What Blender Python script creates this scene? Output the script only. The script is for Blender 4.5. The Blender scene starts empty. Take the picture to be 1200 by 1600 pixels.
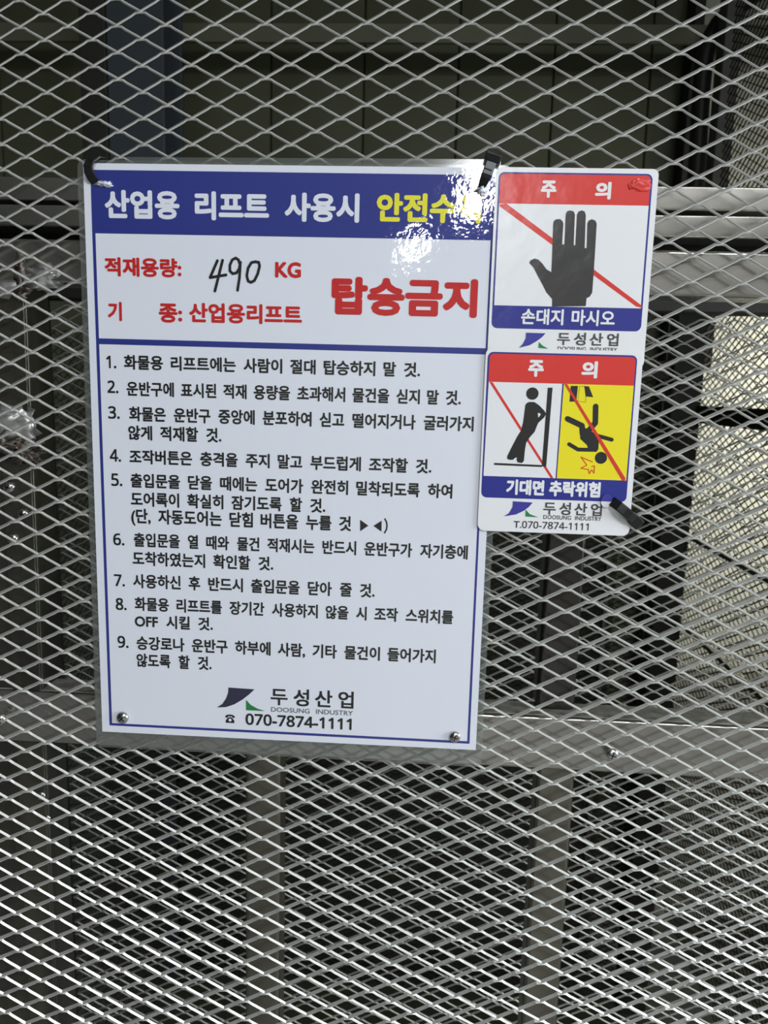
import bpy, bmesh, math, random
from mathutils import Vector, Matrix, noise

random.seed(7)
scn = bpy.context.scene
COL = scn.collection

# ------------------------------------------------------------------ camera
cam_d = bpy.data.cameras.new('camera')
cam_d.sensor_fit = 'VERTICAL'
cam_d.sensor_height = 36.0
cam_d.lens = 36.0 * 1202.0 / 1600.0
cam_d.clip_start = 0.02
cam_d.clip_end = 60
cam = bpy.data.objects.new('camera', cam_d)
COL.objects.link(cam)
right = Vector((0.99803086, 0.0563242, 0.02760408))
up = Vector((-0.0360646, 0.15521235, 0.9872226))
back = Vector((0.05132003, -0.98627416, 0.15693802))
m = Matrix((right, up, back)).transposed().to_4x4()
m.translation = Vector((0.0, -0.5621, 1.55))
cam.matrix_world = m
cam_d.dof.use_dof = True
cam_d.dof.focus_distance = 0.60
cam_d.dof.aperture_fstop = 13.0
scn.camera = cam

# ------------------------------------------------------------------ world, exposure, lights
w = bpy.data.worlds.new('world'); scn.world = w; w.use_nodes = True
w.node_tree.nodes['Background'].inputs[0].default_value = (0.80, 0.90, 1.0, 1)
w.node_tree.nodes['Background'].inputs[1].default_value = 0.10
vs = scn.view_settings
scn.display_settings.display_device = 'sRGB'
vs.view_transform = 'Standard'; vs.look = 'None'; vs.gamma = 1; vs.use_curve_mapping = False
vs.exposure = -0.12

def area_light(name, loc, aim, sx, sy, power, color=(1, 1, 1), parent=None):
    d = bpy.data.lights.new(name, 'AREA'); d.shape = 'RECTANGLE'; d.size = sx; d.size_y = sy
    d.energy = power; d.color = color
    o = bpy.data.objects.new(name, d); COL.objects.link(o)
    o.location = loc
    o.rotation_euler = (Vector(aim) - Vector(loc)).to_track_quat('-Z', 'X').to_euler()
    if parent: o.parent = parent
    return o
# tube lamps of the hall behind the photographer (each sits under a fixture built below)
LAMPS = [  # x, y, half length, direction angle, power
    (0.80, -1.75, 0.60, 0.0, 34.0),
    (1.90, -3.0, 0.60, 0.0, 40.0),
    (0.30, -5.53, 0.78, 1.571, 110.0),
    (-0.205, -7.62, 0.72, 1.433, 60.0),
]
LAMP_Z = 3.02
for (lx, ly, hl, an, pw) in LAMPS:
    o = area_light('tube_light', (lx, ly, LAMP_Z - 0.03), (lx, ly, 0), hl * 2, 0.22 if lx == 0.30 else 0.11, pw, (0.97, 0.98, 1.0))
    o.rotation_euler = (0, 0, an)
# soft light from the right, added as an unseen window to brighten the strands
area_light('side_fill_light', (3.10, -1.1, 1.75), (0, -1.1, 1.5), 1.5, 1.2, 95.0, (0.90, 0.97, 1.0))
# unseen fill light added to brighten the beige wall behind the cage
sl = area_light('shaft_fill_light', (1.12, 1.02, 1.50), (0.86, 1.60, 1.42), 0.9, 0.10, 3.2, (1.0, 0.98, 0.90))
sl.rotation_euler = (Vector((0.86, 1.60, 1.42)) - Vector((1.12, 1.02, 1.50))).to_track_quat('-Z', 'Y').to_euler(); sl.data.size = 0.10; sl.data.size_y = 0.9
sl.data.spread = math.radians(100)

# ------------------------------------------------------------------ helpers
def tag(o, label=None, cat=None, group=None, kind=None):
    if label: o['label'] = label
    if cat: o['category'] = cat
    if group: o['group'] = group
    if kind: o['kind'] = kind
    return o
def empty(name, loc=(0, 0, 0)):
    o = bpy.data.objects.new(name, None); o.location = loc; COL.objects.link(o)
    return o
def mesh_obj(name, verts, faces, mat, parent=None, smooth=False):
    me = bpy.data.meshes.new(name); me.from_pydata(verts, [], faces); me.update()
    return link(name, me, mat, parent, smooth)
def link(name, me, mat, parent=None, smooth=False):
    if mat: me.materials.append(mat)
    if smooth:
        me.polygons.foreach_set('use_smooth', [True] * len(me.polygons))
    o = bpy.data.objects.new(name, me); COL.objects.link(o)
    if parent:
        o.parent = parent
        o.matrix_parent_inverse = Matrix.Translation(parent.location).inverted()
    return o
def bm_obj(name, bm, mat, parent=None, smooth=False):
    me = bpy.data.meshes.new(name); bm.to_mesh(me); bm.free()
    return link(name, me, mat, parent, smooth)
def box(name, x0, x1, y0, y1, z0, z1, mat, parent=None, bev=0.0):
    bm = bmesh.new()
    bmesh.ops.create_cube(bm, size=1)
    for v in bm.verts:
        v.co = Vector(((x0 + x1) / 2 + v.co.x * (x1 - x0), (y0 + y1) / 2 + v.co.y * (y1 - y0), (z0 + z1) / 2 + v.co.z * (z1 - z0)))
    if bev:
        bmesh.ops.bevel(bm, geom=bm.edges[:], offset=bev, segments=3, affect='EDGES', profile=0.5)
    bmesh.ops.recalc_face_normals(bm, faces=bm.faces[:])
    o = bm_obj(name, bm, mat, parent)
    if bev:
        o.data.polygons.foreach_set('use_smooth', [len(p.vertices) != 4 or p.area < (bev * 3) * 10 for p in o.data.polygons])
        for p in o.data.polygons: p.use_smooth = True
        md = o.modifiers.new('wn', 'WEIGHTED_NORMAL'); md.keep_sharp = True
    return o
def tube(name, pts, r, mat, parent=None, seg=12):
    vs_, fs = [], []
    n = len(pts); P = [Vector(p) for p in pts]
    prev = None
    for i, p in enumerate(P):
        d = (P[min(i + 1, n - 1)] - P[max(i - 1, 0)]).normalized()
        a = d.orthogonal().normalized() if prev is None else (prev - d * prev.dot(d)).normalized()
        prev = a; b = d.cross(a)
        for k in range(seg):
            t = 2 * math.pi * k / seg
            vs_.append(p + (a * math.cos(t) + b * math.sin(t)) * r)
    for i in range(n - 1):
        for k in range(seg):
            k2 = (k + 1) % seg
            fs.append((i * seg + k, i * seg + k2, (i + 1) * seg + k2, (i + 1) * seg + k))
    fs.append(tuple(range(seg))[::-1]); fs.append(tuple((n - 1) * seg + k for k in range(seg)))
    return mesh_obj(name, vs_, fs, mat, parent, True)

# ------------------------------------------------------------------ materials
def mat(name, color, rough=0.5, metal=0.0, noise_amt=0.0, noise_scale=20.0, bump=0.0, bump_scale=200.0,
        coat=0.0, coat_rough=0.05, coat_bump=0.0, coat_scale=250.0, stretch=None, alpha=None, emit=None, dirt=None, spec=0.5):
    M = bpy.data.materials.new(name); M.use_nodes = True
    nt = M.node_tree; N = nt.nodes; Lk = nt.links
    b = N['Principled BSDF']
    b.inputs['Base Color'].default_value = (*color, 1); b.inputs['Roughness'].default_value = rough
    b.inputs['Metallic'].default_value = metal
    b.inputs['Specular IOR Level'].default_value = spec
    geo = N.new('ShaderNodeNewGeometry'); vec = geo.outputs['Position']
    if stretch:
        mp = N.new('ShaderNodeMapping'); mp.inputs['Scale'].default_value = stretch
        Lk.new(vec, mp.inputs['Vector']); vec = mp.outputs['Vector']
    if noise_amt:
        t = N.new('ShaderNodeTexNoise'); t.inputs['Scale'].default_value = noise_scale; t.inputs['Detail'].default_value = 5
        Lk.new(vec, t.inputs['Vector'])
        cr = N.new('ShaderNodeValToRGB'); cr.color_ramp.elements[0].position = 0.3; cr.color_ramp.elements[1].position = 0.7
        lo = [c * (1 - noise_amt) for c in color]; hi = [min(1, c * (1 + noise_amt)) for c in color]
        if dirt: lo = list(dirt)
        cr.color_ramp.elements[0].color = (*lo, 1); cr.color_ramp.elements[1].color = (*hi, 1)
        Lk.new(t.outputs['Fac'], cr.inputs['Fac']); Lk.new(cr.outputs['Color'], b.inputs['Base Color'])
        mr = N.new('ShaderNodeMapRange'); mr.inputs['To Min'].default_value = min(1, rough * 1.25); mr.inputs['To Max'].default_value = rough * 0.8
        Lk.new(t.outputs['Fac'], mr.inputs['Value']); Lk.new(mr.outputs['Result'], b.inputs['Roughness'])
    if bump:
        t2 = N.new('ShaderNodeTexNoise'); t2.inputs['Scale'].default_value = bump_scale; t2.inputs['Detail'].default_value = 3
        Lk.new(vec, t2.inputs['Vector'])
        bp_ = N.new('ShaderNodeBump'); bp_.inputs['Strength'].default_value = 1.0; bp_.inputs['Distance'].default_value = bump
        Lk.new(t2.outputs['Fac'], bp_.inputs['Height']); Lk.new(bp_.outputs['Normal'], b.inputs['Normal'])
    if coat:
        b.inputs['Coat Weight'].default_value = coat; b.inputs['Coat Roughness'].default_value = coat_rough
        if coat_bump:
            t3 = N.new('ShaderNodeTexNoise'); t3.inputs['Scale'].default_value = coat_scale; t3.inputs['Detail'].default_value = 2.5
            Lk.new(geo.outputs['Position'], t3.inputs['Vector'])
            b3 = N.new('ShaderNodeBump'); b3.inputs['Strength'].default_value = 1.0; b3.inputs['Distance'].default_value = coat_bump
            Lk.new(t3.outputs['Fac'], b3.inputs['Height']); Lk.new(b3.outputs['Normal'], b.inputs['Coat Normal'])
    if emit:
        b.inputs['Emission Color'].default_value = (*emit[0], 1); b.inputs['Emission Strength'].default_value = emit[1]
    return M
def s2l(r, g, b):
    f = lambda c: (c / 255 / 12.92) if c / 255 <= 0.04045 else ((c / 255 + 0.055) / 1.055) ** 2.4
    return (f(r), f(g), f(b))

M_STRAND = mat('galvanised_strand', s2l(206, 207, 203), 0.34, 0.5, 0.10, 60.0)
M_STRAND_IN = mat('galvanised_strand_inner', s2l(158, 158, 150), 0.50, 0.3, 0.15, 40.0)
M_DARKMESH = mat('dark_cage_mesh', s2l(36, 34, 28), 0.7, 0.0)
M_POST = mat('brushed_post_steel', s2l(128, 126, 116), 0.22, 0.95)
M_CAGESHADE = mat('cage_shade_olive', s2l(76, 78, 63), 0.6)  # darkened olive, stands in for shade inside the cage
M_STEEL = mat('stainless_steel', s2l(180, 178, 172), 0.25, 0.95, 0.05, 5.0, stretch=(1, 1, 6))
M_STEEL_TOP = mat('dusty_steel', s2l(150, 148, 140), 0.6, 0.3, 0.22, 160.0)
M_STEEL_DARK = mat('dull_dark_steel', s2l(96, 94, 86), 0.38, 0.85, 0.3, 5.0, stretch=(10, 10, 1.5))
M_WELD = mat('weld_scale', s2l(120, 112, 104), 0.45, 0.7, 0.6, 220.0, bump=0.0006, bump_scale=500, dirt=s2l(30, 26, 24))
M_GRIND = mat('ground_bright_steel', s2l(205, 205, 205), 0.35, 0.8, 0.35, 120.0, stretch=(1, 1, 3))
M_SCREW = mat('screw_steel', s2l(200, 200, 200), 0.2, 1.0)
M_RECESS = mat('screw_recess', s2l(20, 20, 22), 0.6, 0.5)
M_TIE = mat('black_nylon', s2l(22, 23, 25), 0.33, 0.0)
M_WALL = mat('olive_panel', s2l(98, 101, 80), 0.6, 0.0, 0.10, 3.0)
M_WALLDK = mat('panel_joint', s2l(70, 73, 58), 0.7)
M_BEIGE = mat('beige_panel', s2l(206, 206, 190), 0.6, 0.0, 0.08, 3.0)
M_HALL = mat('hall_wall_paint', s2l(168, 168, 156), 0.7, 0.0, 0.06, 1.0)
M_FLOOR = mat('grey_floor', s2l(130, 129, 126), 0.4, 0.0, 0.15, 3.0)
M_CEIL = mat('ceiling_paint', s2l(150, 152, 148), 0.8)
M_BLUEPOST = mat('blue_grey_paint', s2l(54, 62, 70), 0.5, 0.0, 0.10, 6.0)
M_SHADOWPOST = mat('black_brown_paint_and_shade', s2l(34, 33, 28), 0.6)  # dark paint of the posts; also used as painted shade beside the column
M_HOSE = mat('black_rubber', s2l(20, 20, 20), 0.5)
M_PURLIN = mat('beam_paint', s2l(116, 116, 98), 0.55, 0.0, 0.08, 5.0)
M_FIXT = mat('lamp_housing', (0.8, 0.8, 0.8), 0.5)
M_TUBE = mat('lamp_tube', (0.9, 0.9, 0.9), 0.5, emit=((0.95, 0.98, 1.0), 6.0))
def film_material():
    M = bpy.data.materials.new('clear_film'); M.use_nodes = True
    N = M.node_tree.nodes; Lk = M.node_tree.links
    N.remove(N['Principled BSDF'])
    tr = N.new('ShaderNodeBsdfTransparent'); tr.inputs[0].default_value = (0.93, 0.95, 0.94, 1)
    gl = N.new('ShaderNodeBsdfGlossy'); gl.inputs['Roughness'].default_value = 0.12
    df = N.new('ShaderNodeBsdfDiffuse'); df.inputs[0].default_value = (0.75, 0.8, 0.78, 1)
    fr = N.new('ShaderNodeFresnel'); fr.inputs[0].default_value = 1.5
    a = N.new('ShaderNodeMixShader'); a.inputs[0].default_value = 0.07
    Lk.new(tr.outputs[0], a.inputs[1]); Lk.new(df.outputs[0], a.inputs[2])
    b = N.new('ShaderNodeMixShader'); Lk.new(fr.outputs[0], b.inputs[0])
    Lk.new(a.outputs[0], b.inputs[1]); Lk.new(gl.outputs[0], b.inputs[2])
    Lk.new(b.outputs[0], N['Material Output'].inputs[0])
    return M
M_FILM = film_material()
def printed(name, c, laminated):
    if laminated:   # under a glossy film with an orange-peel surface
        return mat(name, c, 0.6, coat=1.0, coat_rough=0.035, coat_bump=0.00010, coat_scale=150.0)
    return mat(name, c, 0.6, coat=0.5, coat_rough=0.22, coat_bump=0.0004, coat_scale=60.0)
INK = dict(white=s2l(224, 229, 241), blue=s2l(28, 43, 130), red=s2l(194, 18, 20), black=s2l(8, 8, 10),
           yellow=s2l(232, 226, 50), grey=s2l(90, 92, 96), dark=s2l(62, 64, 68), navy=s2l(34, 34, 62), green=s2l(18, 122, 58))
PL = {k: printed('laminated_' + k, v, True) for k, v in INK.items()}
INK2 = dict(INK); INK2.update(white=s2l(232, 234, 238), red=s2l(214, 40, 30), blue=s2l(20, 32, 136), yellow=s2l(238, 224, 0), navy=s2l(48, 48, 150), handblack=s2l(38, 37, 36), black=s2l(8, 8, 8), green=s2l(0, 130, 60))
PS = {k: printed('sticker_' + k, v, False) for k, v in INK2.items()}

# ------------------------------------------------------------------ print data (mm in the plane of the gate)
NOTICE_TEXT = [
  ('산업용 리프트 사용시', -232.64, -52.07, 1673.92, 19.4, 10.9, 'white', 0.042, 'headline'),
  ('안전수칙', -40.06, 32.05, 1674.71, 19.46, 0.0, 'yellow', 0.042, 'headline'),
  ('적재용량:', -233.92, -178.07, 1631.38, 13.26, 0.0, 'red', 0.038, 'caption'),
  ('KG', -110.87, -92.39, 1631.57, 10.92, 0.0, 'red', 0.04, 'caption'),
  ('기', -232.43, -222.11, 1600.35, 13.49, 0.0, 'red', 0.038, 'caption'),
  ('종:', -195.07, -177.95, 1600.02, 13.45, 0.0, 'red', 0.038, 'caption'),
  ('산업용리프트', -172.9, -91.33, 1600.78, 13.86, 0.0, 'red', 0.038, 'caption'),
  ('탑승금지', -70.51, 32.38, 1614.72, 26.37, 0.0, 'red', 0.048, 'headline'),
  ('1.', -234.67, -227.2, 1564.41, 9.18, 0.0, 'black', 0.026, 'rule'),
  ('화물용 리프트에는 사람이 절대 탑승하지 말 것.', -221.5, -6.02, 1564.59, 10.55, 5.73, 'black', 0.030, 'rule'),
  ('2.', -234.34, -226.11, 1546.57, 9.28, 0.0, 'black', 0.026, 'rule'),
  ('운반구에 표시된 적재 용량을 초과해서 물건을 싣지 말 것.', -220.06, 23.75, 1545.64, 10.66, 5.14, 'black', 0.030, 'rule'),
  ('3.', -234.35, -225.65, 1527.95, 9.37, 0.0, 'black', 0.026, 'rule'),
  ('화물은 운반구 중앙에 분포하여 싣고 떨어지거나 굴러가지', -218.6, 33.68, 1527.39, 10.77, 5.86, 'black', 0.030, 'rule'),
  ('않게 적재할 것.', -219.61, -149.97, 1513.6, 10.85, 5.99, 'black', 0.030, 'rule'),
  ('4.', -234.01, -225.53, 1496.33, 9.53, 0.0, 'black', 0.026, 'rule'),
  ('조작버튼은 충격을 주지 말고 부드럽게 조작할 것.', -219.15, 4.58, 1495.86, 10.72, 5.93, 'black', 0.030, 'rule'),
  ('5.', -233.46, -225.03, 1478.16, 9.63, 0.0, 'black', 0.026, 'rule'),
  ('출입문을 닫을 때에는 도어가 완전히 밀착되도록 하여', -218.79, 20.48, 1478.13, 10.82, 5.95, 'black', 0.030, 'rule'),
  ('도어록이 확실히 잠기도록 할 것.', -218.9, -72.52, 1464.14, 10.9, 6.03, 'black', 0.030, 'rule'),
  ('(단, 자동도어는 닫힘 버튼을 누를 것', -218.92, -53.14, 1451.38, 11.47, 5.78, 'black', 0.030, 'rule'),
  ('6.', -233.27, -224.59, 1432.9, 9.38, 0.0, 'black', 0.026, 'rule'),
  ('출입문을 열 때와 물건 적재시는 반드시 운반구가 자기층에', -217.35, 33.68, 1433.13, 10.84, 6.02, 'black', 0.030, 'rule'),
  ('도착하였는지 확인할 것.', -218.67, -111.11, 1418.78, 10.93, 6.12, 'black', 0.030, 'rule'),
  ('7.', -233.52, -225.06, 1401.07, 9.54, 0.0, 'black', 0.026, 'rule'),
  ('사용하신 후 반드시 출입문을 닫아 줄 것.', -218.65, -34.33, 1401.16, 11.03, 6.11, 'black', 0.030, 'rule'),
  ('8.', -232.69, -224.19, 1382.47, 9.63, 0.0, 'black', 0.026, 'rule'),
  ('화물용 리프트를 장기간 사용하지 않을 시 조작 스위치를', -217.85, 25.03, 1383.26, 10.89, 5.86, 'black', 0.030, 'rule'),
  ('OFF 시킬 것.', -218.15, -157.4, 1369.71, 10.71, 6.48, 'black', 0.030, 'rule'),
  ('9.', -232.1, -223.38, 1352.38, 9.79, 0.0, 'black', 0.026, 'rule'),
  ('승강로나 운반구 하부에 사람, 기타 물건이 들어가지', -217.18, 13.18, 1352.16, 11.08, 5.67, 'black', 0.030, 'rule'),
  ('않도록 할 것.', -217.47, -158.63, 1338.28, 11.15, 6.28, 'black', 0.030, 'rule'),
  ('두 성 산 업', -112.66, -48.22, 1314.09, 14.06, 4.46, 'black', 0.025, 'maker'),
  ('DOOSUNG INDUSTRY', -112.21, -48.62, 1303.49, 3.82, 4.98, 'grey', 0.012, 'maker_small'),
  ('070-7874-1111', -132.22, -49.42, 1294.48, 9.49, 0.0, 'black', 0.03, 'phone'),
]
HAND_TEXT = [
  ('주', 71.92, 82.43, 1688.07, 11.21, 0.0, 'white', 0.048, 'headline'),
  ('의', 108.49, 119.25, 1687.65, 11.39, 0.0, 'white', 0.048, 'headline'),
  ('손대지 마시오', 63.25, 128.01, 1603.34, 10.92, 5.54, 'white', 0.03, 'caption'),
  ('두 성 산 업', 89.18, 131.63, 1588.81, 8.79, 2.66, 'dark', 0.025, 'maker'),
  ('DOOSUNG INDUSTRY', 89.94, 131.25, 1581.99, 2.76, 2.78, 'dark', 0.012, 'maker_small'),
]
FALL_TEXT = [
  ('주', 70.03, 81.04, 1567.8, 11.7, 0.0, 'white', 0.048, 'headline'),
  ('의', 107.26, 118.4, 1567.83, 11.88, 0.0, 'white', 0.048, 'headline'),
  ('기대면 추락위험', 59.03, 126.4, 1483.09, 11.46, 3.44, 'white', 0.05, 'caption'),
  ('두 성 산 업', 86.64, 128.56, 1468.55, 9.4, 2.53, 'dark', 0.025, 'maker'),
  ('DOOSUNG INDUSTRY', 87.03, 128.68, 1462.03, 3.07, 2.88, 'dark', 0.012, 'maker_small'),
  ('T.070-7874-1111', 65.92, 119.93, 1455.85, 5.34, 0.0, 'black', 0.012, 'phone'),
]
HAND = [(84.26, 1610.49), (83.95, 1615.58), (79.82, 1619.83), (76.74, 1625.16), (73.08, 1631.01), (70.02, 1636.31), (66.86, 1639.47), (67.54, 1641.08), (70.21, 1642.41), (73.01, 1641.72), (75.91, 1639.1), (78.88, 1635.41), (82.3, 1633.55), (82.17, 1644.55), (81.64, 1665.72), (81.87, 1667.3), (83.42, 1668.58), (86.14, 1668.73), (87.85, 1667.39), (88.5, 1665.83), (88.6, 1652.11), (90.13, 1652.13), (89.73, 1672.14), (90.69, 1674.04), (92.83, 1674.49), (95.05, 1673.79), (95.94, 1671.72), (96.49, 1651.72), (97.59, 1651.73), (97.35, 1671.74), (98.3, 1673.84), (100.41, 1674.61), (102.41, 1673.91), (103.31, 1671.83), (104.03, 1649.94), (105.34, 1649.96), (104.79, 1666.09), (105.41, 1667.99), (107.62, 1668.97), (110.07, 1668.06), (111.07, 1666.19), (111.23, 1651.44), (111.33, 1634.43), (111.2, 1620.48), (109.74, 1617.75), (107.61, 1616.63), (107.43, 1611.21)]
HAND_SLASH = [(44.48, 1677.74), (49.05, 1678.34), (145.79, 1612.37), (145.91, 1610.97), (142.02, 1611.64), (44.55, 1676.49)]
LEAN = [(71.93, 1544.24), (75.66, 1544.35), (78.83, 1542.41), (83.02, 1538.57), (84.51, 1536.23), (83.31, 1533.7), (79.34, 1529.71), (78.36, 1527.06), (77.1, 1523.25), (73.92, 1519.26), (71.62, 1515.41), (71.0, 1510.21), (70.65, 1502.11), (69.24, 1500.67), (66.35, 1501.04), (65.47, 1502.52), (65.59, 1504.49), (64.67, 1504.46), (62.81, 1502.78), (59.95, 1502.69), (58.51, 1503.8), (58.65, 1505.42), (61.72, 1512.45), (64.79, 1519.21), (67.39, 1523.87), (68.55, 1529.62), (69.34, 1539.87), (69.45, 1541.91), (70.28, 1543.29)]
LEAN_HOLE = [(78.59, 1536.74), (79.96, 1536.55), (80.7, 1535.66), (79.66, 1534.04), (79.0, 1533.57)]
LEAN_WALL = [(84.54, 1554.62), (87.91, 1554.71), (86.79, 1498.36), (83.67, 1498.83)]
LEAN_FLOOR = [(49.5, 1500.14), (83.97, 1499.65), (83.82, 1498.26), (49.57, 1498.63)]
SLASH_A = [(43.24, 1557.43), (45.51, 1557.49), (92.41, 1490.65), (90.47, 1490.47)]
SLASH_B = [(95.94, 1557.51), (97.85, 1557.56), (143.38, 1492.27), (143.2, 1490.18), (141.37, 1490.35)]
FALL_TORSO = [(108.91, 1526.28), (112.0, 1527.28), (114.54, 1526.45), (121.62, 1522.11), (122.84, 1517.58), (122.87, 1512.44), (121.65, 1510.33), (116.54, 1510.51), (114.53, 1515.04), (109.6, 1519.23)]
FALL_LEG_A = [(99.75, 1533.16), (110.22, 1528.59), (110.94, 1522.92)]
FALL_LEG_B = [(118.85, 1542.43), (119.42, 1530.91), (113.42, 1523.0)]
FALL_ARM_A = [(119.69, 1522.28), (131.75, 1519.35)]
FALL_ARM_B = [(102.04, 1515.21), (108.52, 1511.63), (119.29, 1511.75)]
HEAD_A = [(73.97, 1550.17), (78.36, 1550.29)]
HEAD_B = [(125.12, 1506.19), (129.42, 1506.33)]
STAR = [(119.32, 1503.13), (110.92, 1506.31), (115.51, 1500.7), (111.46, 1498.25), (116.86, 1497.62), (117.63, 1494.64), (119.15, 1497.35), (121.01, 1495.1), (120.99, 1500.3), (118.99, 1499.66)]
LIFT_A = [(100.51, 1556.29), (105.55, 1556.43), (105.15, 1545.42), (100.32, 1545.28)]
LIFT_B = [(110.03, 1556.44), (113.18, 1556.3), (116.71, 1548.89), (111.31, 1549.19)]
LIFT_C = [(106.69, 1556.12), (110.05, 1556.22), (111.67, 1548.75), (111.57, 1545.26), (106.26, 1545.67)]
FOUR_A = [(-152.13, 1636.95), (-157.47, 1625.27), (-145.97, 1627.34)]
FOUR_B = [(-148.41, 1637.29), (-154.07, 1616.07)]
NINE = [(-136.02, 1634.9), (-136.98, 1637.76), (-139.04, 1639.03), (-141.52, 1637.68), (-143.18, 1634.1), (-143.2, 1630.16), (-141.13, 1628.23), (-138.37, 1628.94), (-136.57, 1631.6), (-135.6, 1636.21), (-136.31, 1625.69), (-137.71, 1616.94)]
ZERO = [(-124.61, 1636.81), (-127.77, 1636.1), (-130.1, 1632.38), (-131.07, 1627.11), (-130.1, 1623.44), (-128.03, 1622.56), (-125.55, 1623.92), (-123.22, 1628.58), (-121.86, 1633.85), (-122.55, 1636.46), (-125.3, 1636.67)]
LOGO_BIG = [(-145.56, 1319.56), (-125.14, 1319.11), (-129.68, 1314.46), (-134.65, 1310.22), (-141.06, 1306.03), (-147.48, 1303.47), (-154.63, 1302.8), (-150.32, 1306.0), (-147.45, 1310.6), (-145.87, 1315.12)]
LOGO_GREEN = [(-131.81, 1310.36), (-128.25, 1306.4), (-123.28, 1303.69), (-116.88, 1301.79), (-131.81, 1301.76)]
LOGO7 = [(67.31, 1592.29), (80.93, 1592.17), (78.31, 1589.25), (75.11, 1586.75), (70.25, 1583.76), (63.07, 1581.81), (65.5, 1584.53), (67.19, 1588.43)]
GREEN7 = [(76.6, 1586.12), (79.2, 1583.76), (83.24, 1581.65), (76.5, 1582.03)]
LOGO8 = [(64.42, 1472.71), (78.67, 1472.27), (76.2, 1469.01), (72.88, 1466.17), (67.26, 1463.13), (58.41, 1461.38), (62.0, 1463.76), (64.41, 1468.58)]
GREEN8 = [(74.0, 1466.92), (77.07, 1463.72), (83.33, 1461.59), (74.05, 1461.84)]

# ------------------------------------------------------------------ large structure
def struct(o):
    o['kind'] = 'structure'; return o
struct(box('floor', -3.2, 3.2, -9.5, 1.75, -0.1, 0.0, M_FLOOR))
struct(box('ceiling', -3.2, 3.2, -9.5, 1.75, 3.10, 3.2, M_CEIL))
wb = struct(box('wall_back', -3.2, 3.2, 1.66, 1.78, 0, 3.10, M_WALLDK))
xx = -3.2
pan = None
while xx < 3.19:        # sandwich panels with a recessed joint between each
    if pan is None:
        pan = box('wall_panel', 0.0015, 0.2485, 1.635, 1.66, 0, 3.1, M_WALL, wb, 0.004)
        pan.modifiers.clear(); base = pan
        base.location.x = xx
    else:
        o = base.copy(); COL.objects.link(o); o.location.x = xx
    xx += 0.25
struct(box('wall_front', -3.2, 3.2, -9.6, -9.5, 0, 3.1, M_HALL))
struct(box('wall_left', -3.3, -3.2, -9.5, 1.75, 0, 3.1, M_SHADOWPOST))
struct(box('wall_right', 3.2, 3.3, -9.5, 1.75, 0, 3.1, M_HALL))
struct(box('added_window', 3.17, 3.20, -1.95, -.25, 1.1, 2.4, M_FIXT))  # unseen window added to go with the side fill light
# beige partition right of the lift shaft, with a dark skirting half below
pw = struct(box('wall_right_2', 1.15, 1.20, 0.1, 1.66, 0.0, 3.10, M_BEIGE))
pw.name = 'wall_shaft'
struct(box('trim_1', .655, 1.15, 1.600, 1.634, 0.78, 3.10, M_BEIGE))
struct(box('baseboard_shaft', .655, 1.15, 1.585, 1.634, 0.0, 0.78, mat('grey_skirting', s2l(150, 148, 136), .6)))
struct(box('spill_fin', .630, .654, 1.56, 1.634, 0.0, 3.10, M_SHADOWPOST))  # dark fin added to keep the fill light off the olive panels
struct(box('floor_2', .61, 1.15, 0.1, 1.58, 0.0, 0.01, mat('dim_floor', s2l(100, 98, 90), .7)))  # darker sheet added over the floor to dim the fill light's pool
lw = struct(box('wall_shaft_left', -1.55, -1.50, 0.1, 1.66, 0.0, 3.10, M_WALL))

# ------------------------------------------------------------------ lamps' fixtures
for n, (lx, ly, hl, an, pw_) in enumerate(LAMPS):
    t = empty('ceiling_light', (lx, ly, LAMP_Z))
    t.rotation_euler.z = an
    tag(t, ['long tube lamp on the ceiling behind the camera, right of the gate', 'long tube lamp on the ceiling behind the camera, left of the gate',
            'far tube lamp on the hall ceiling mirrored in the notice heading', 'farthest tube lamp on the hall ceiling'][n], 'lamp', 'tube lamps of the hall')
    h = box('housing', -hl - .03, hl + .03, -.06, .06, .0, .078, M_FIXT); h.parent = t
    for s in (-1, 1):
        c = tube('lamp_tube', [(-hl, s * .03, -.012), (hl, s * .03, -.012)], .012, M_TUBE); c.parent = t

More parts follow.
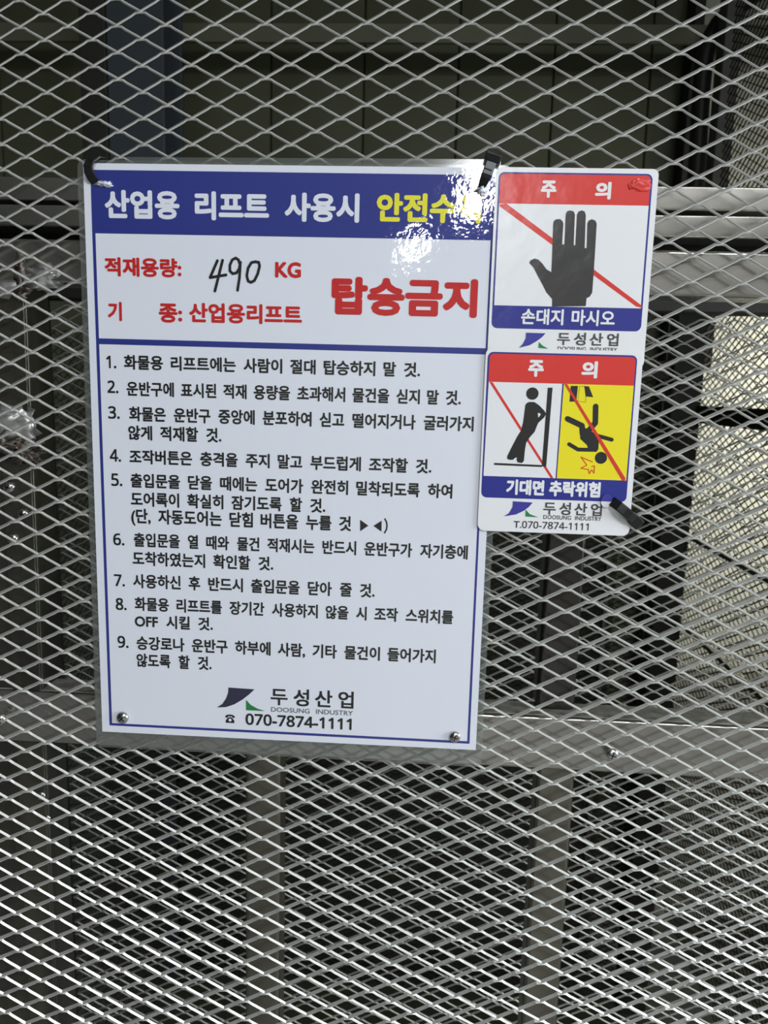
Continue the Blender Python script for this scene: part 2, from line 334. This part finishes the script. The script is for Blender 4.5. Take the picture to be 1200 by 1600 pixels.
# ------------------------------------------------------------------ expanded metal sheet
def expanded(name, x0, x1, z0, z1, cw, ch, s_pair, t, theta, ox, oz, mat_, parent=None, warp=None, frame=None, seg=3):
    """diamond sheet in the X-Z plane; each strand is a tilted flat bar, ends rounded at the upper bond"""
    V, F = [], []
    st, ct = math.sin(theta), math.cos(theta)
    i0 = math.floor((x0 - ox) / (cw / 2)); i1 = math.ceil((x1 - ox) / (cw / 2))
    j0 = math.floor((oz - z1) / (ch / 2)); j1 = math.ceil((oz - z0) / (ch / 2))
    hw, hh = cw / 2, ch / 2
    for i in range(i0, i1 + 1):
        for j in range(j0, j1 + 1):
            if (i + j) % 2: continue
            for sx in (-1, 1):
                s = s_pair[0 if sx > 0 else 1]
                pts = [(-.03 * hw, 0), (.20 * hw, -.06 * hh), (.36 * hw, -.27 * hh), (1.06 * hw, -1.0 * hh)]
                pts = [(ox + i * hw + sx * a, oz - j * hh + b) for a, b in pts]
                if pts[0][0] < x0 or pts[0][0] > x1 or pts[-1][0] < x0 or pts[-1][0] > x1 or pts[0][1] > z1 or pts[-1][1] < z0: continue
                if warp:
                    pts = [(px + dx, pz + dz) for (px, pz) in pts for dx, dz in [warp((px - ox) / hw, (oz - pz) / hh)]]
                b0 = len(V)
                n = len(pts)
                for k, (px, pz) in enumerate(pts):
                    ax = pts[min(k + 1, n - 1)][0] - pts[max(k - 1, 0)][0]; az = pts[min(k + 1, n - 1)][1] - pts[max(k - 1, 0)][1]
                    l = math.hypot(ax, az); ax /= l; az /= l
                    qx, qz = -az, ax
                    if qz < 0: qx, qz = -qx, -qz
                    # long axis L = ct*q + st*Y ; normal N = st*q - ct*Y
                    for (u, v) in ((-.5, .5), (.5, .5), (.5, -.5), (-.5, -.5)):
                        a_, y_ = u * s * ct + v * t * st, u * s * st - v * t * ct
                        V.append((px + qx * a_, y_, pz + qz * a_))
                for k in range(n - 1):
                    for c in range(4):
                        c2 = (c + 1) % 4
                        F.append((b0 + 4 * k + c, b0 + 4 * k + c2, b0 + 4 * k + 4 + c2, b0 + 4 * k + 4 + c))
                F.append((b0, b0 + 3, b0 + 2, b0 + 1)); e = b0 + 4 * (n - 1); F.append((e, e + 1, e + 2, e + 3))
    me = bpy.data.meshes.new(name); me.from_pydata(V, [], F); me.update()
    bm = bmesh.new(); bm.from_mesh(me); bmesh.ops.recalc_face_normals(bm, faces=bm.faces[:]); bm.to_mesh(me); bm.free()
    if frame is not None: me.transform(frame)
    return link(name, me, mat_, parent)

WX = [-0.000217, -0.002346, -0.001553, 0.004064, 0.002359, 0.000642, -0.002416, 0.000173, -0.000884, -0.001113]
WZ = [0.000139, -0.001097, -0.000419, -0.00119, 0.000356, 8.9e-05, 0.000772, -7.3e-05, 0.00333, -0.00085]
def warp(i, j):          # slight unevenness of the stretched sheet
    i = max(-28, min(11, i)); j = max(-3, min(92, j))
    a = (i + 8) / 14.; b = (j - 38) / 44.
    B = [a ** p * b ** q for p in range(4) for q in range(4 - p)]
    return sum(x * y for x, y in zip(WX, B)), sum(x * y for x, y in zip(WZ, B))

CW, CH = 0.0348, 0.01713
TH = math.radians(50)
gate = empty('lift_gate', (0, 0, 0.15))
tag(gate, 'silver expanded metal lift gate with square steel tubes, carrying the white notices', 'gate')
expanded('expanded_mesh', -0.60, 0.60, 0.19, 1.985, CW, CH, (.0018, .0025), .0010, TH, .143, 1.801, M_STRAND, gate, warp)

def rail(x0, x1, z0, z1, y0, dep, name='rail', top=True, parent=gate, m_=None):
    r = box(name, x0, x1, y0, y0 + dep, z0, z1, m_ or M_STEEL, parent, .0022)
    return r
lr = rail(-0.60, 0.60, 1.2605, 1.3035, .0065, .030)
dust = box('dust_layer', -0.60, 0.60, .0105, .0355, 1.3034, 1.3040, M_STEEL_TOP, lr)
r3 = rail(-0.60, 0.60, 1.6205, 1.6515, .0065, .030)
box('post', .0985, .1285, .020, .045, 0.15, 1.2605, M_POST, gate, .0035)
box('post', .0945, .1245, .020, .045, 1.3035, 1.6205, mat('dark_reflection_post_steel', s2l(88, 86, 82), 0.2, 0.95), gate, .0035)  # same post, steel darkened to carry its dark reflection above the rail
box('post', -.1385, -.1085, .020, .045, 0.15, 1.2605, M_POST, gate, .0035)
box('post', -.1385, -.1085, .020, .045, 1.3035, 1.6205, M_POST, gate, .0035)
box('bottom_rail', -.60, .60, .0065, .0365, 0.15, 0.19, M_STEEL, gate, .002)
box('top_rail', -.60, .60, .0065, .0365, 1.98, 2.02, M_STEEL, gate, .002)
# hinge side stile
box('stile', -.60, -.301, .012, .048, 0.15, 1.6205, M_STEEL_DARK, gate, .003)
box('stile_lip', -.325, -.3015, .0095, .0125, 0.15, 1.6205, M_STEEL_DARK, gate, .001)

def screw(x, y, z, r, parent, ang=0.4, tilt=(0, 0)):
    """pan head screw: domed head with a real cross recess"""
    bm = bmesh.new()
    prof = [(1.0, 0.0), (1.0, .12), (.96, .26), (.86, .40), (.68, .52), (.45, .60), (.22, .64)]
    seg = 28; rings = []
    for (pr, pz) in prof:
        rings.append([bm.verts.new((pr * r * math.cos(2 * math.pi * k / seg), -pz * r, pr * r * math.sin(2 * math.pi * k / seg))) for k in range(seg)])
    for a, b in zip(rings, rings[1:]):
        for k in range(seg):
            bm.faces.new((a[k], a[(k + 1) % seg], b[(k + 1) % seg], b[k]))
    bm.faces.new(rings[-1]); bm.faces.new(rings[0][::-1])
    bmesh.ops.recalc_face_normals(bm, faces=bm.faces[:])
    o = bm_obj('screw', bm, M_SCREW, None, True)
    bm = bmesh.new()
    for q in (0, 1):
        g = bmesh.ops.create_cube(bm, size=1)['verts']
        for v in g:
            L_, W_ = (.56 * 2, .17) if q == 0 else (.17, .56 * 2)
            v.co = Vector((v.co.x * L_ * r * (.62 if v.co.y > 0 else 1), -.585 * r + v.co.y * .15 * r, v.co.z * W_ * r * (.62 if v.co.y > 0 else 1)))
    rc = bm_obj('cross_recess', bm, M_RECESS, o)
    rc.rotation_euler.y = ang
    o.location = (x, y, z); o.rotation_euler = (tilt[0], 0, tilt[1])
    if parent:
        o.parent = parent; o.matrix_parent_inverse = Matrix.Translation(parent.location).inverted()
    return o
screw(.1505, -.0005, 1.2795, .0050, gate, .3)
screw(-.3305, -.0005, 1.2825, .0048, gate, .9)
screw(-.3195, .0096, 1.4680, .0048, gate, .5)
screw(-.3095, .0096, 1.4475, .0044, gate, .2)
screw(-.3185, .0096, 1.4275, .0044, gate, 1.0)
screw(-.3050, .0096, 1.2130, .0040, gate, 1.0)
screw(-.3010, .0096, 1.1930, .0034, gate, .2)

def blob(name, c, rx, ry, rz, mat_, parent, seed, amp=.35, sub=3, fr=3.0):
    bm = bmesh.new(); bmesh.ops.create_icosphere(bm, subdivisions=sub, radius=1)
    for v in bm.verts:
        n = noise.noise(v.co * fr + Vector((seed, seed * 2, 0)))
        v.co *= 1 + amp * n * 1.6
        v.co = Vector((v.co.x * rx, v.co.y * ry, v.co.z * rz)) + Vector(c)
    return bm_obj(name, bm, mat_, parent, True)
# weld seams and grinding marks where the stile meets the rail
blob('grind_mark', (-.3160, .0100, 1.622), .021, .0022, .0105, M_GRIND, gate, 3, .5)
blob('grind_mark', (-.2850, .0070, 1.6245), .014, .0022, .009, M_GRIND, gate, 6, .6)
blob('weld_bead', (-.3010, .0070, 1.6285), .0035, .0030, .014, M_WELD, gate, 9, .7)
blob('weld_bead', (-.3015, .0080, 1.6115), .0045, .0035, .0035, M_WELD, gate, 12, .7)
blob('grind_mark', (-.3160, .0100, 1.5150), .020, .0020, .015, M_GRIND, gate, 15, .5)
blob('weld_bead', (-.3240, .0095, 1.5010), .017, .0035, .0065, M_WELD, gate, 18, 1.0, 4, 5)
blob('weld_bead', (-.3080, .0095, 1.4960), .011, .0035, .0080, M_WELD, gate, 21, 1.0, 4, 5)

# ------------------------------------------------------------------ lift car behind the gate: header rails, inner gate, cage
hd = empty('lift_header', (0, .10, 1.65))
tag(hd, 'pair of polished steel header rails behind the upper part of the gate', 'rail')
box('header_rail', -.75, .75, .055, .085, 1.6890, 1.7065, M_STEEL, hd, .0015)
box('header_rail', -.75, .75, .055, .085, 1.6695, 1.6860, M_STEEL, hd, .0015)
box('header_backing', -.75, .75, .100, .110, 1.640, 1.690, M_SHADOWPOST, hd)

inner = empty('inner_gate', (0, .30, 0.2))
tag(inner, 'second expanded metal gate standing close behind the front one', 'gate')
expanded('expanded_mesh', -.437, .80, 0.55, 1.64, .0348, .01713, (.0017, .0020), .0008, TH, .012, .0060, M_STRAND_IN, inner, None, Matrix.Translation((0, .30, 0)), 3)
box('stile', -.462, -.436, .295, .325, .2, 1.66, M_SHADOWPOST, inner, .002)
box('top_rail', -.462, .80, .295, .325, 1.640, 1.665, M_SHADOWPOST, inner, .002)

cage = empty('lift_cage', (0, .8, 0.2))
tag(cage, 'dark fine mesh cage of the lift car with black corner posts', 'cage')
# right side panel (plane X = .6), seen slantwise
fr = Matrix.Translation((.60, 0, 0)) @ Matrix.Rotation(math.radians(90), 4, 'Z')
expanded('side_mesh', .36, 1.20, .35, 2.70, .0340, .0165, (.0027, .0027), .0012, TH, .0, .0, M_DARKMESH, cage, None, fr, 2)
box('corner_post', .535, .600, 1.18, 1.24, .02, 1.80, M_SHADOWPOST, cage, .003)
box('side_rail', .590, .612, .34, 1.24, 1.497, 1.535, M_SHADOWPOST, cage, .002)
box('side_bar', .585, .596, .34, 1.20, 1.243, 1.252, M_STEEL, cage, .001)
box('side_bar', .585, .596, .34, 1.20, 1.043, 1.052, M_STEEL, cage, .001)
box('rear_shade_panel', -.62, .475, 1.30, 1.305, .0, 1.60, M_CAGESHADE, cage)  # dark sheet added where the lower back wall falls into shade
box('car_floor', -.62, .60, .34, 1.30, .0, .02, M_CAGESHADE, cage)
expanded('rear_mesh', -.62, .535, .0, 1.60, .0300, .0150, (.0026, .0026), .0012, TH, .0, .0, M_DARKMESH, cage, None, Matrix.Translation((0, 1.22, 0)), 2)
box('rear_rail', -.62, .535, 1.20, 1.24, 1.59, 1.63, M_SHADOWPOST, cage, .002)
box('rear_bar', .425, .435, 1.195, 1.215, .2, 1.6, M_STEEL_DARK, cage, .001)
frl = Matrix.Translation((-.62, 0, 0)) @ Matrix.Rotation(math.radians(90), 4, 'Z')
expanded('side_mesh', .36, 1.20, .0, 1.64, .0300, .0150, (.0028, .0028), .0012, TH, .0, .0, M_DARKMESH, cage, None, frl, 2)

# ------------------------------------------------------------------ shaft steelwork
bp_ = empty('steel_column', (-.66, 1.2, 0))
tag(bp_, 'blue-grey steel column behind the mesh at the upper left', 'column')
box('flange', -.718, -.594, 1.195, 1.207, 0, 3.1, M_BLUEPOST, bp_, .002)
box('web', -.662, -.650, 1.207, 1.32, 0, 3.1, M_BLUEPOST, bp_)
box('flange', -.718, -.594, 1.32, 1.332, 0, 3.1, M_BLUEPOST, bp_, .002)
dp = box('column_shade_strip', -.776, -.719, 1.19, 1.25, 0, 3.1, M_SHADOWPOST, None, .002)  # dark box standing in for the shade at the column web
tag(dp, 'near-black upright strip of painted shade left of the blue-grey column', 'column')
be = empty('steel_beam', (0, 1.5, 2.4))
tag(be, 'horizontal olive-painted steel beam across the back wall near the top', 'beam')
box('flange', -1.49, 1.14, 1.50, 1.56, 2.435, 2.443, M_PURLIN, be)
box('web', -1.49, 1.14, 1.50, 1.51, 2.40, 2.435, M_PURLIN, be)
gp = box('guide_post', .603, .640, 1.25, 1.30, 1.62, 3.1, M_BLUEPOST, None, .003)
tag(gp, 'narrow dark grey guide post beside the fine mesh at the upper right', 'post')
gp.data.materials[0] = mat('grey_guide', s2l(66, 64, 56), .5, 0, .1, 8)
hs = tube('black_conduit', [(.603, 1.36, 1.62), (.603, 1.36, 1.80), (.603, 1.36, 2.10), (.598, 1.36, 2.25), (.599, 1.36, 2.31), (.606, 1.36, 2.35), (.624, 1.36, 2.385), (.650, 1.36, 2.41), (.690, 1.36, 2.44), (.740, 1.36, 2.48), (.785, 1.36, 2.54), (.800, 1.36, 2.64), (.800, 1.36, 3.09)], .020, M_HOSE)
tag(hs, 'thick black conduit rising and bending right at the upper right', 'pipe')

# ------------------------------------------------------------------ printing helpers (millimetres -> metres, X-Z plane)
def rounded(x0, x1, z0, z1, r, n=6):
    P = []
    for cx, cz, a0 in ((x1 - r, z1 - r, 0), (x0 + r, z1 - r, 90), (x0 + r, z0 + r, 180), (x1 - r, z0 + r, 270)):
        for k in range(n + 1):
            a = math.radians(a0 + 90 * k / n); P.append((cx + r * math.cos(a), cz + r * math.sin(a)))
    return P
def flat(name, polys, y, mat_, parent, thick=.00002):
    """filled outline(s), in mm, as one thin print layer facing the camera"""
    bm = bmesh.new()
    for n_, P in enumerate(polys):
        vs_ = [bm.verts.new((a / 1000, y - n_ * 2e-6, b / 1000)) for a, b in P]
        f = bm.faces.new(vs_); f.normal_update()
        if f.normal.y > 0: f.normal_flip()
    bmesh.ops.triangulate(bm, faces=bm.faces[:])
    return bm_obj(name, bm, mat_, parent)
def plate(name, P, y0, y1, mat_, parent):
    bm = bmesh.new()
    f = bm.faces.new([bm.verts.new((a / 1000, y0, b / 1000)) for a, b in P]); f.normal_update()
    if f.normal.y > 0: f.normal_flip()
    g = bmesh.ops.extrude_face_region(bm, geom=[f])
    for v in [e for e in g['geom'] if isinstance(e, bmesh.types.BMVert)]: v.co.y = y1
    if f.is_valid:
        pass
    bmesh.ops.recalc_face_normals(bm, faces=bm.faces[:])
    return bm_obj(name, bm, mat_, parent)
def stroke(pts, wd, closed=False, cap=True):
    """outline polygons of a constant-width pen line (mm)"""
    out = []
    n = len(pts); rng = range(n if closed else n - 1)
    for i in rng:
        a = Vector(pts[i]); b = Vector(pts[(i + 1) % n]); d = (b - a).normalized(); q = Vector((-d.y, d.x)) * wd / 2
        P = []
        base = math.atan2(q.y, q.x)
        if cap:
            for k in range(7): t = base + math.pi * k / 6; P.append((a.x + wd / 2 * math.cos(t), a.y + wd / 2 * math.sin(t)))
            for k in range(7): t = base + math.pi + math.pi * k / 6; P.append((b.x + wd / 2 * math.cos(t), b.y + wd / 2 * math.sin(t)))
        else:
            P = [tuple(a + q), tuple(a - q), tuple(b - q), tuple(b + q)]
        out.append(P)
    return out
def circle(c, r, n=28):
    return [(c[0] + r * math.cos(2 * math.pi * k / n), c[1] + r * math.sin(2 * math.pi * k / n)) for k in range(n)]
DG = None
_cache = {}
def text_raw(s, off):
    key = (s, off)
    if key in _cache: return _cache[key]
    c = bpy.data.curves.new('t', 'FONT'); c.body = s; c.size = 1; c.offset = off; c.resolution_u = 3
    o = bpy.data.objects.new('t', c); COL.objects.link(o)
    bpy.context.view_layer.update()
    me = bpy.data.meshes.new_from_object(o.evaluated_get(bpy.context.evaluated_depsgraph_get()))
    V = [(v.co.x, v.co.y) for v in me.vertices]; F = [tuple(p.vertices) for p in me.polygons]
    bpy.data.objects.remove(o); bpy.data.curves.remove(c); bpy.data.meshes.remove(me)
    _cache[key] = (V, F); return V, F
def text_line(rec, y, mats, parent):
    s, x0, x1, zc, h, gap, col, off, kind = rec
    if kind in ('rule', 'phone'):      # digits from the plain sans set, whose one has a flag
        s = ''.join(chr(0x1D7E2 + ord(ch) - 48) if ch.isdigit() else ch for ch in s)
    grow = off; off = 0.0
    words = s.split(' ')
    raws = [text_raw(w_, off) for w_ in words]
    ws = [(min(v[0] for v in V), max(v[0] for v in V)) for V, F in raws]
    k = ((x1 - x0) - gap * (len(words) - 1)) / sum(b - a for a, b in ws)
    lo = min(min(v[1] for v in V) for V, F in raws); hi = max(max(v[1] for v in V) for V, F in raws)
    if kind == 'rule' and len(s) > 2: lo, hi = -.08, .83
    lo -= grow; hi += grow; k = ((x1 - x0) - gap * (len(words) - 1)) / (sum(b - a for a, b in ws) + 2 * grow * len(words))
    sz = h / (hi - lo); mid = (lo + hi) / 2
    VV, FF = [], []
    x = x0
    for (V, F), (a, b) in zip(raws, ws):
        a -= grow; b += grow
        if grow < .03: sh = [(c * grow, d * grow) for c in (-.8, .8) for d in (-.8, .8)]
        else: sh = [(0, 0)] + [(grow * math.cos(q * math.pi / 4), grow * math.sin(q * math.pi / 4)) for q in range(8)]
        for q_, (dx, dy) in enumerate(sh):          # bold strokes: the glyph swept a little each way
            n0 = len(VV)
            VV += [((x + (vx + dx - a) * k) / 1000, y - q_ * 4e-6, (zc + (vy + dy - mid) * sz) / 1000) for vx, vy in V]
            FF += [tuple(n0 + q for q in f) for f in F]
        x += (b - a) * k + gap
    o = mesh_obj('lettering', VV, FF, mats[col], parent)
    o['text'] = s
    return o

# ------------------------------------------------------------------ the large notice
NY = -.0036
notice = empty('safety_notice', (-.10, NY, 1.28))
tag(notice, 'large white laminated notice with blue heading and nine printed rules', 'sign')
paper = plate('paper', [(-247.4, 1701.2), (47.0, 1701.6), (46.6, 1278.6), (-246.4, 1278.0)], NY, NY + .0003, PL['white'], notice)
y1 = NY - .00008
flat('blue_heading', [[(-242.2, 1696.8), (40.9, 1696.8), (40.9, 1654.1), (-242.2, 1654.1)]], y1, PL['blue'], notice)
B = [[(-242.2, 1654.1), (-239.9, 1654.1), (-238.3, 1283.6), (-240.4, 1283.6)],
     [(39.6, 1654.1), (40.9, 1654.1), (41.6, 1283.6), (39.8, 1283.6)],
     [(-240.2, 1285.5), (41.4, 1285.5), (41.4, 1283.5), (-240.2, 1283.5)],
     [(-241.5, 1581.1), (40.6, 1580.9), (40.6, 1576.6), (-241.5, 1577.0)]]
flat('blue_border', B, y1, PL['blue'], notice)
y2 = NY - .00015
for rec in NOTICE_TEXT:
    text_line(rec, y2, PL, notice)
flat('arrow_marks', [[(-46.5, 1454.7), (-46.3, 1446.1), (-40.3, 1450.5)], [(-30.6, 1454.6), (-30.5, 1446.4), (-36.6, 1450.5)]] + stroke([(-28.2, 1456.0), (-26.9, 1453.6), (-26.5, 1450.8), (-26.9, 1448.0), (-28.2, 1445.6)], 1.1), y2, PL['black'], notice)
hw = flat('handwriting', stroke(FOUR_A, 2.0) + stroke(FOUR_B, 2.0) + stroke(NINE, 1.95) + stroke(ZERO, 1.95), y2 - .00002, PL['black'], notice)
flat('emblem', [LOGO_BIG], y2, PL['navy'], notice)
flat('emblem_tail', [LOGO_GREEN], y2, PL['green'], notice)
tx, tz = -148.3, 1290.6     # small telephone mark
flat('telephone_mark', [[(tx + .3, tz + 4.2), (tx + .1, tz + 5.4), (tx + 1.4, tz + 6.6), (tx + 3.9, tz + 7.0), (tx + 6.4, tz + 6.6), (tx + 7.7, tz + 5.4), (tx + 7.5, tz + 4.2), (tx + 5.7, tz + 4.4), (tx + 5.5, tz + 5.4), (tx + 2.3, tz + 5.4), (tx + 2.1, tz + 4.4)],
                        [(tx + 2.6, tz + 4.7), (tx + 5.2, tz + 4.7), (tx + 7.3, tz + 2.0), (tx + 7.3, tz), (tx + .5, tz), (tx + .5, tz + 2.0)]], y2, PL['black'], notice)
flat('telephone_dial', [circle((tx + 3.9, tz + 2.4), 1.2)], y2 - .00003, PL['white'], notice)
f1 = plate('clear_film', rounded(-251.6, 51.4, 1264.8, 1703.6, 5), NY + .0004, NY + .0008, M_FILM, notice)
f2 = plate('clear_film_edge', [(-216, 1705.8), (44, 1707.4), (44, 1701.0), (-216, 1701.0)], NY + .0009, NY + .0012, M_FILM, notice)
screw(-.2294, NY - .0004, 1.2908, .0048, notice, .75)
screw(.0302, NY - .0004, 1.2889, .0044, notice, .25)
# crumpled film round the punched holes
blob('torn_film', (-.2325, NY - .0008, 1.6875), .0052, .0012, .0016, PL['white'], notice, 31, .9, 3, 4)
blob('torn_film', (.0318, NY - .0006, 1.6872), .0032, .0012, .0030, PL['white'], notice, 36, .9, 3, 4)

# ------------------------------------------------------------------ hand sticker
HY = -.0042
hand = empty('hand_warning_sign', (.095, HY, 1.58))
tag(hand, 'white warning plate with black hand struck out in red, above the other small plate', 'sign')
plate('plate', rounded(41.0, 150.2, 1570.0, 1702.0, 4), HY, HY + .0003, PS['white'], hand)
a_ = HY - .00008; b_ = HY - .00014; c_ = HY - .0002; d_ = HY - .00026
flat('blue_frame', [rounded(42.9, 146.4, 1594.9, 1698.8, 4)], a_, PS['blue'], hand)
R_ = rounded(44.1, 145.1, 1600.0, 1697.7, 3)
flat('red_heading', [[p for p in R_ if p[1] > 1690] + [(44.1, 1678.3), (145.1, 1678.3)]], b_, PS['red'], hand)
flat('white_field', [[(44.1, 1678.3), (145.1, 1678.3), (145.1, 1610.5), (44.1, 1610.5)]], b_, PS['white'], hand)
flat('red_stroke', [HAND_SLASH], c_, PS['red'], hand)
flat('hand_symbol', [HAND], d_, PS['handblack'], hand)
for rec in HAND_TEXT:
    text_line(rec, c_, PS, hand)
flat('emblem', [LOGO7], c_, PS['navy'], hand)
flat('emblem_tail', [GREEN7], c_, PS['green'], hand)

blob('crumpled_corner', (.1380, HY - .0001, 1.6915), .0070, .0007, .0042, PS['red'], hand, 41, .30, 4, 2.2)
# ------------------------------------------------------------------ falling sticker
FY = -.0050
fall = empty('fall_warning_sign', (.095, FY, 1.45))
tag(fall, 'white warning plate with leaning figure and yellow falling figure panel', 'sign')
plate('plate', rounded(39.8, 149.2, 1450.2, 1581.4, 5), FY, FY + .0003, PS['white'], fall)
a_ = FY - .00008; b_ = FY - .00014; c_ = FY - .0002; d_ = FY - .00026
flat('blue_frame', [rounded(41.3, 145.3, 1474.8, 1578.5, 4)], a_, PS['blue'], fall)
R_ = rounded(42.6, 144.3, 1480.0, 1577.3, 3)
flat('red_heading', [[p for p in R_ if p[1] > 1570] + [(42.6, 1557.6), (144.3, 1557.6)]], b_, PS['red'], fall)
flat('white_field', [[(42.8, 1557.6), (94.5, 1557.6), (93.9, 1490.5), (42.3, 1490.5)]], b_, PS['white'], fall)
flat('yellow_field', [[(95.6, 1557.6), (144.3, 1557.6), (144.1, 1490.5), (94.8, 1490.5)]], b_, PS['yellow'], fall)
flat('red_stroke', [SLASH_A], c_, PS['red'], fall)
flat('leaning_figure', [LEAN, circle(HEAD_A[0], 4.35)], d_, PS['black'], fall)
flat('arm_gap', [LEAN_HOLE], d_ - .00006, PS['white'], fall)
flat('shaft_door', [LEAN_WALL, LEAN_FLOOR], d_, PS['black'], fall)
flat('falling_figure', [FALL_TORSO, circle(HEAD_B[0], 4.3)] + stroke(FALL_LEG_A, 4.0) + stroke(FALL_LEG_B, 4.0) + stroke(FALL_ARM_A, 2.8) + stroke(FALL_ARM_B, 2.8), c_, PS['black'], fall)
flat('open_hatch', [LIFT_A, LIFT_B] + stroke(LIFT_C, .22, True, False), c_, PS['black'], fall)
flat('impact_star', stroke(STAR, .7), c_, PS['red'], fall)
flat('red_stroke', [SLASH_B], d_ - .00006, PS['red'], fall)
for rec in FALL_TEXT:
    text_line(rec, c_, PS, fall)
flat('emblem', [LOGO8], c_, PS['navy'], fall)
flat('emblem_tail', [GREEN8], c_, PS['green'], fall)
# half-moon flap at the punched hole
flap = [(130.0 + 4.0 * math.cos(math.radians(a)) + 1.2, 1475.0 + 4.6 * math.sin(math.radians(a))) for a in range(180, 361, 15)]
flat('punched_flap', [flap], FY - .0012, PS['white'], fall)
flat('punched_flap_print', [[(127.2, 1475.0), (135.2, 1475.0), (134.6, 1478.6), (132.5, 1480.2), (129.5, 1480.2), (127.8, 1478.0)]], FY - .0012, PS['navy'], fall)

# ------------------------------------------------------------------ cable ties
def strap(name, pts, wid, th, wdir, mat_, parent):
    """flat band along pts, width along wdir"""
    V, F = [], []
    P = [Vector(p) for p in pts]; wv = Vector(wdir).normalized()
    n = len(P)
    for i, p in enumerate(P):
        d = (P[min(i + 1, n - 1)] - P[max(i - 1, 0)]).normalized()
        q = (wv - d * wv.dot(d)).normalized(); nn = d.cross(q)
        wd = wid[i] if isinstance(wid, (list, tuple)) else wid
        for u, v in ((-.5, .5), (-.38, .62), (.38, .62), (.5, .5), (.5, -.5), (-.5, -.5)):
            V.append(p + q * u * wd + nn * v * th)
    for i in range(n - 1):
        for c in range(6):
            F.append((i * 6 + c, i * 6 + (c + 1) % 6, i * 6 + 6 + (c + 1) % 6, i * 6 + 6 + c))
    F.append(tuple(range(6))[::-1]); F.append(tuple((n - 1) * 6 + c for c in range(6)))
    bm = bmesh.new(); me = bpy.data.meshes.new('x'); me.from_pydata([tuple(v) for v in V], [], F)
    bm.from_mesh(me); bmesh.ops.recalc_face_normals(bm, faces=bm.faces[:])
    return bm_obj(name, bm, mat_, parent)
t1 = empty('cable_tie', (-.2420, -.006, 1.70))
tag(t1, 'black cable tie looped over the top left corner of the large notice', 'cable tie', 'black cable ties')
strap('strap', [(-.2325, .0060, 1.7020), (-.2340, .0030, 1.7045), (-.2375, -.0020, 1.7052), (-.2408, -.0062, 1.7025), (-.2420, -.0076, 1.6985), (-.2416, -.0076, 1.6945), (-.2400, -.0062, 1.6905), (-.2382, -.0038, 1.6882), (-.2368, .0000, 1.6872), (-.2350, .0040, 1.6885), (-.2335, .0062, 1.6950), (-.2325, .0060, 1.7020)], .0066, .0012, (1, 0, .12), M_TIE, t1)
t2 = empty('cable_tie', (.037, -.008, 1.70))
tag(t2, 'black cable tie with its square head over the top right corner of the large notice', 'cable tie', 'black cable ties')
strap('strap', [(.0372, .0050, 1.7065), (.0376, .0000, 1.7070), (.0375, -.0060, 1.7062), (.0366, -.0092, 1.7035), (.0352, -.0098, 1.6990), (.0335, -.0085, 1.6940), (.0322, -.0062, 1.6905), (.0315, -.0040, 1.6885), (.0310, .0000, 1.6878), (.0325, .0050, 1.6900), (.0360, .0065, 1.6990), (.0372, .0050, 1.7065)], [.0064] * 6 + [.0056, .0036, .003, .004, .006, .0064], .0012, (1, 0, -.30), M_TIE, t2)
h2 = box('head', -.0055, .0055, -.0040, .0040, -.0026, .0030, M_TIE, None, .0009)
h2.location = (.0383, -.0080, 1.7070); h2.rotation_euler = (.35, .30, 0); h2.parent = t2; h2.matrix_parent_inverse = Matrix.Translation(t2.location).inverted()
g2 = box('grey_band', -.0033, .0033, -.0006, .0002, -.0045, .0036, mat('grey_nylon', s2l(120, 124, 130), .35), None, .0003)  # lighter grey piece on the strap
g2.location = (.0362, -.0100, 1.7000); g2.rotation_euler = (.12, .30, 0); g2.parent = t2; g2.matrix_parent_inverse = Matrix.Translation(t2.location).inverted()
t3 = empty('cable_tie', (.146, -.008, 1.466))
tag(t3, 'black cable tie through the lower right corner of the falling figure plate', 'cable tie', 'black cable ties')
strap('strap', [(.1335, .0030, 1.4755), (.1342, -.0035, 1.4757), (.1362, -.0072, 1.4745), (.1395, -.0096, 1.4722), (.1435, -.0104, 1.4692), (.1475, -.0096, 1.4660), (.1510, -.0075, 1.4632), (.1525, -.0030, 1.4620), (.1530, .0040, 1.4615), (.1430, .0065, 1.4690), (.1335, .0030, 1.4755)], .0070, .0013, (.62, 0, .78), M_TIE, t3)
h3 = box('head', -.0046, .0046, -.0030, .0030, -.0042, .0042, M_TIE, None, .0009)
h3.location = (.1528, -.0050, 1.4612); h3.rotation_euler = (0, .70, 0); h3.parent = t3; h3.matrix_parent_inverse = Matrix.Translation(t3.location).inverted()
